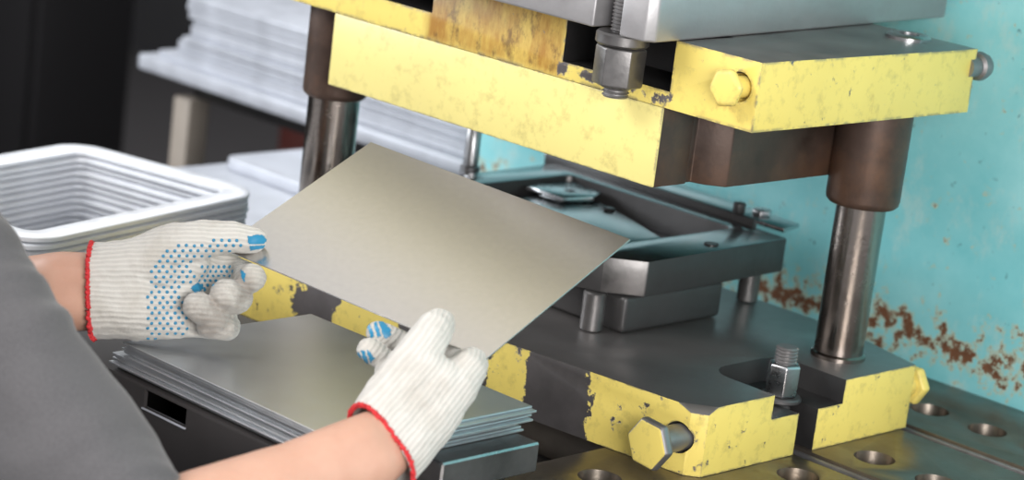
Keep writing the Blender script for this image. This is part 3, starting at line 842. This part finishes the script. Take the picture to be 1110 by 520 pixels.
fing = [(218, 288), (238, 284), (252, 288), (256, 296), (250, 304), (236, 300), (234, 312), (222, 318), (212, 312)]
y = 284; row = 0
while y < 318:
    x = 210+(row % 2)*3
    while x < 262:
        if inside(fing, x, y): pts.append((x, y))
        x += 6
    y += 5; row += 1
obj('grip_dots', surf_dots(gl, pts[nP:]), M['dot'], gl, None, 80)
for pd in [[(268, 256), (284, 254), (289, 260), (286, 264), (269, 264)], [(270, 266), (287, 265.5), (285, 269), (271, 271)], [(261, 292), (266, 296), (265, 306), (262, 300)], [(212, 318), (206, 312), (214, 306), (222, 312)]]:
    obj('grip_pad', surf_patch(gl, [pd]), M['dot'], gl, None, 80)

# right glove: back of the hand up, thumb on top of the sheet, fingers under it
d1 = 2.135
ax = (W(404, 484, d1)-W(462, 425, d1)).normalized()
Rch = [
    [(W(376, 497, d1-.06), .0275), (W(402, 475, d1-.018), .0275), (W(428, 434, d1), .029), (W(462, 404, d1+.004), .022)],
    [(W(396, 522, d1-.06), .030), (W(420, 499, d1-.018), .029), (W(458, 458, d1), .028), (W(488, 424, d1+.006), .021)],
    [(W(385, 508, d1-.06), .031), (W(408, 487, d1-.018), .0295), (W(446, 446, d1), .028), (W(478, 415, d1+.004), .022)],
    # little-finger side of the hand and knuckles
    [(W(462, 452, d1), .024), (W(494, 418, d1+.008), .021), (W(508, 400, d1+.014), .0165), (W(511, 394, d1+.024), .015)],
    # thumb
    [(W(432, 425, d1+.004), .027), (W(446, 398, d1+.006), .0225), (W(461, 372, d1+.012), .0190), (W(471, 358, d1+.022), .0172), (W(476, 352, d1+.028), .0150)],
    # index curled round the edge and lying under the sheet
    [(W(484, 412, d1+.012), .018), (W(504, 396, d1+.026), .0135), (W(488, 386, d1+.068), .0118), (W(458, 372, d1+.090), .0110)],
    # middle and ring, tips showing past the hand
    [(W(476, 424, d1+.014), .018), (W(484, 408, d1+.050), .013), (W(446, 376, d1+.076), .0115), (W(411, 361, d1+.076), .0118)],
    [(W(468, 434, d1+.014), .018), (W(470, 420, d1+.046), .0125), (W(430, 398, d1+.060), .0112), (W(400, 379, d1+.058), .0112)],
    [(W(458, 444, d1+.012), .017), (W(458, 434, d1+.040), .0115), (W(436, 418, d1+.050), .0108), (W(418, 404, d1+.048), .0105)],
]
M['knitR'] = knit('cotton_knit_right', (ax.cross(fw)).normalized()*.95+fw*.2, .0044)
cuffR_no = (RX*-.72 + UX*-.42 + fw*-.62).normalized()
gr, _ = glove(Rch, W(410, 482, d1-.02), cuffR_no, M['knitR'])
for pd in [
    [(398, 353), (401, 351), (406, 364), (403, 367)], [(405, 350), (408, 349), (413, 364), (409, 365)], [(410, 348), (416, 349), (424, 358), (423, 366), (416, 366)],
    [(387, 383), (390, 381), (394, 396), (391, 398)], [(392, 380), (395, 379), (400, 394), (396, 397)], [(397, 379), (402, 382), (406, 388), (402, 393)]]:
    obj('grip_pad', surf_patch(gr, [pd]), M['dot'], gr, None, 80)

# ------------------------------------------------------------------ light
def area(name, loc, target, size, power, col=(1, 1, 1), size_y=None):
    l = bpy.data.lights.new(name, 'AREA'); l.energy = power; l.color = col; l.size = size
    if size_y: l.shape = 'RECTANGLE'; l.size_y = size_y
    o = bpy.data.objects.new(name, l); C.objects.link(o); o.location = loc
    o.rotation_euler = (Vector(target)-Vector(loc)).to_track_quat('-Z', 'Y').to_euler()
    return o
area('ceiling_lamp', (-1.2, -2.3, 2.2), (-.3, 0, .3), 1.6, 61, (1, .98, .95), 1.0)
area('fill_right', (1.7, -1.3, .72), (.0, .45, .15), .9, 49, (1, .98, .96), .6)  # added fill from the right, brightens the cyan column and the die
area('fill_left', (-2.3, -.75, .75), (-.6, .45, .15), .8, 26, (.92, .96, 1), .6)  # added fill from the left, reaches in under the upper shoe
area('fill_back', (-2.9, 2.3, 2.3), (-2.9, 2.9, -.8), 1.2, 60, (.95, .97, 1), .8)  # added light that lifts the dark background
wd = bpy.data.worlds.new('world'); sc.world = wd; wd.use_nodes = True
wd.node_tree.nodes['Background'].inputs[0].default_value = (.93, .95, 1, 1)
wd.node_tree.nodes['Background'].inputs[1].default_value = .7
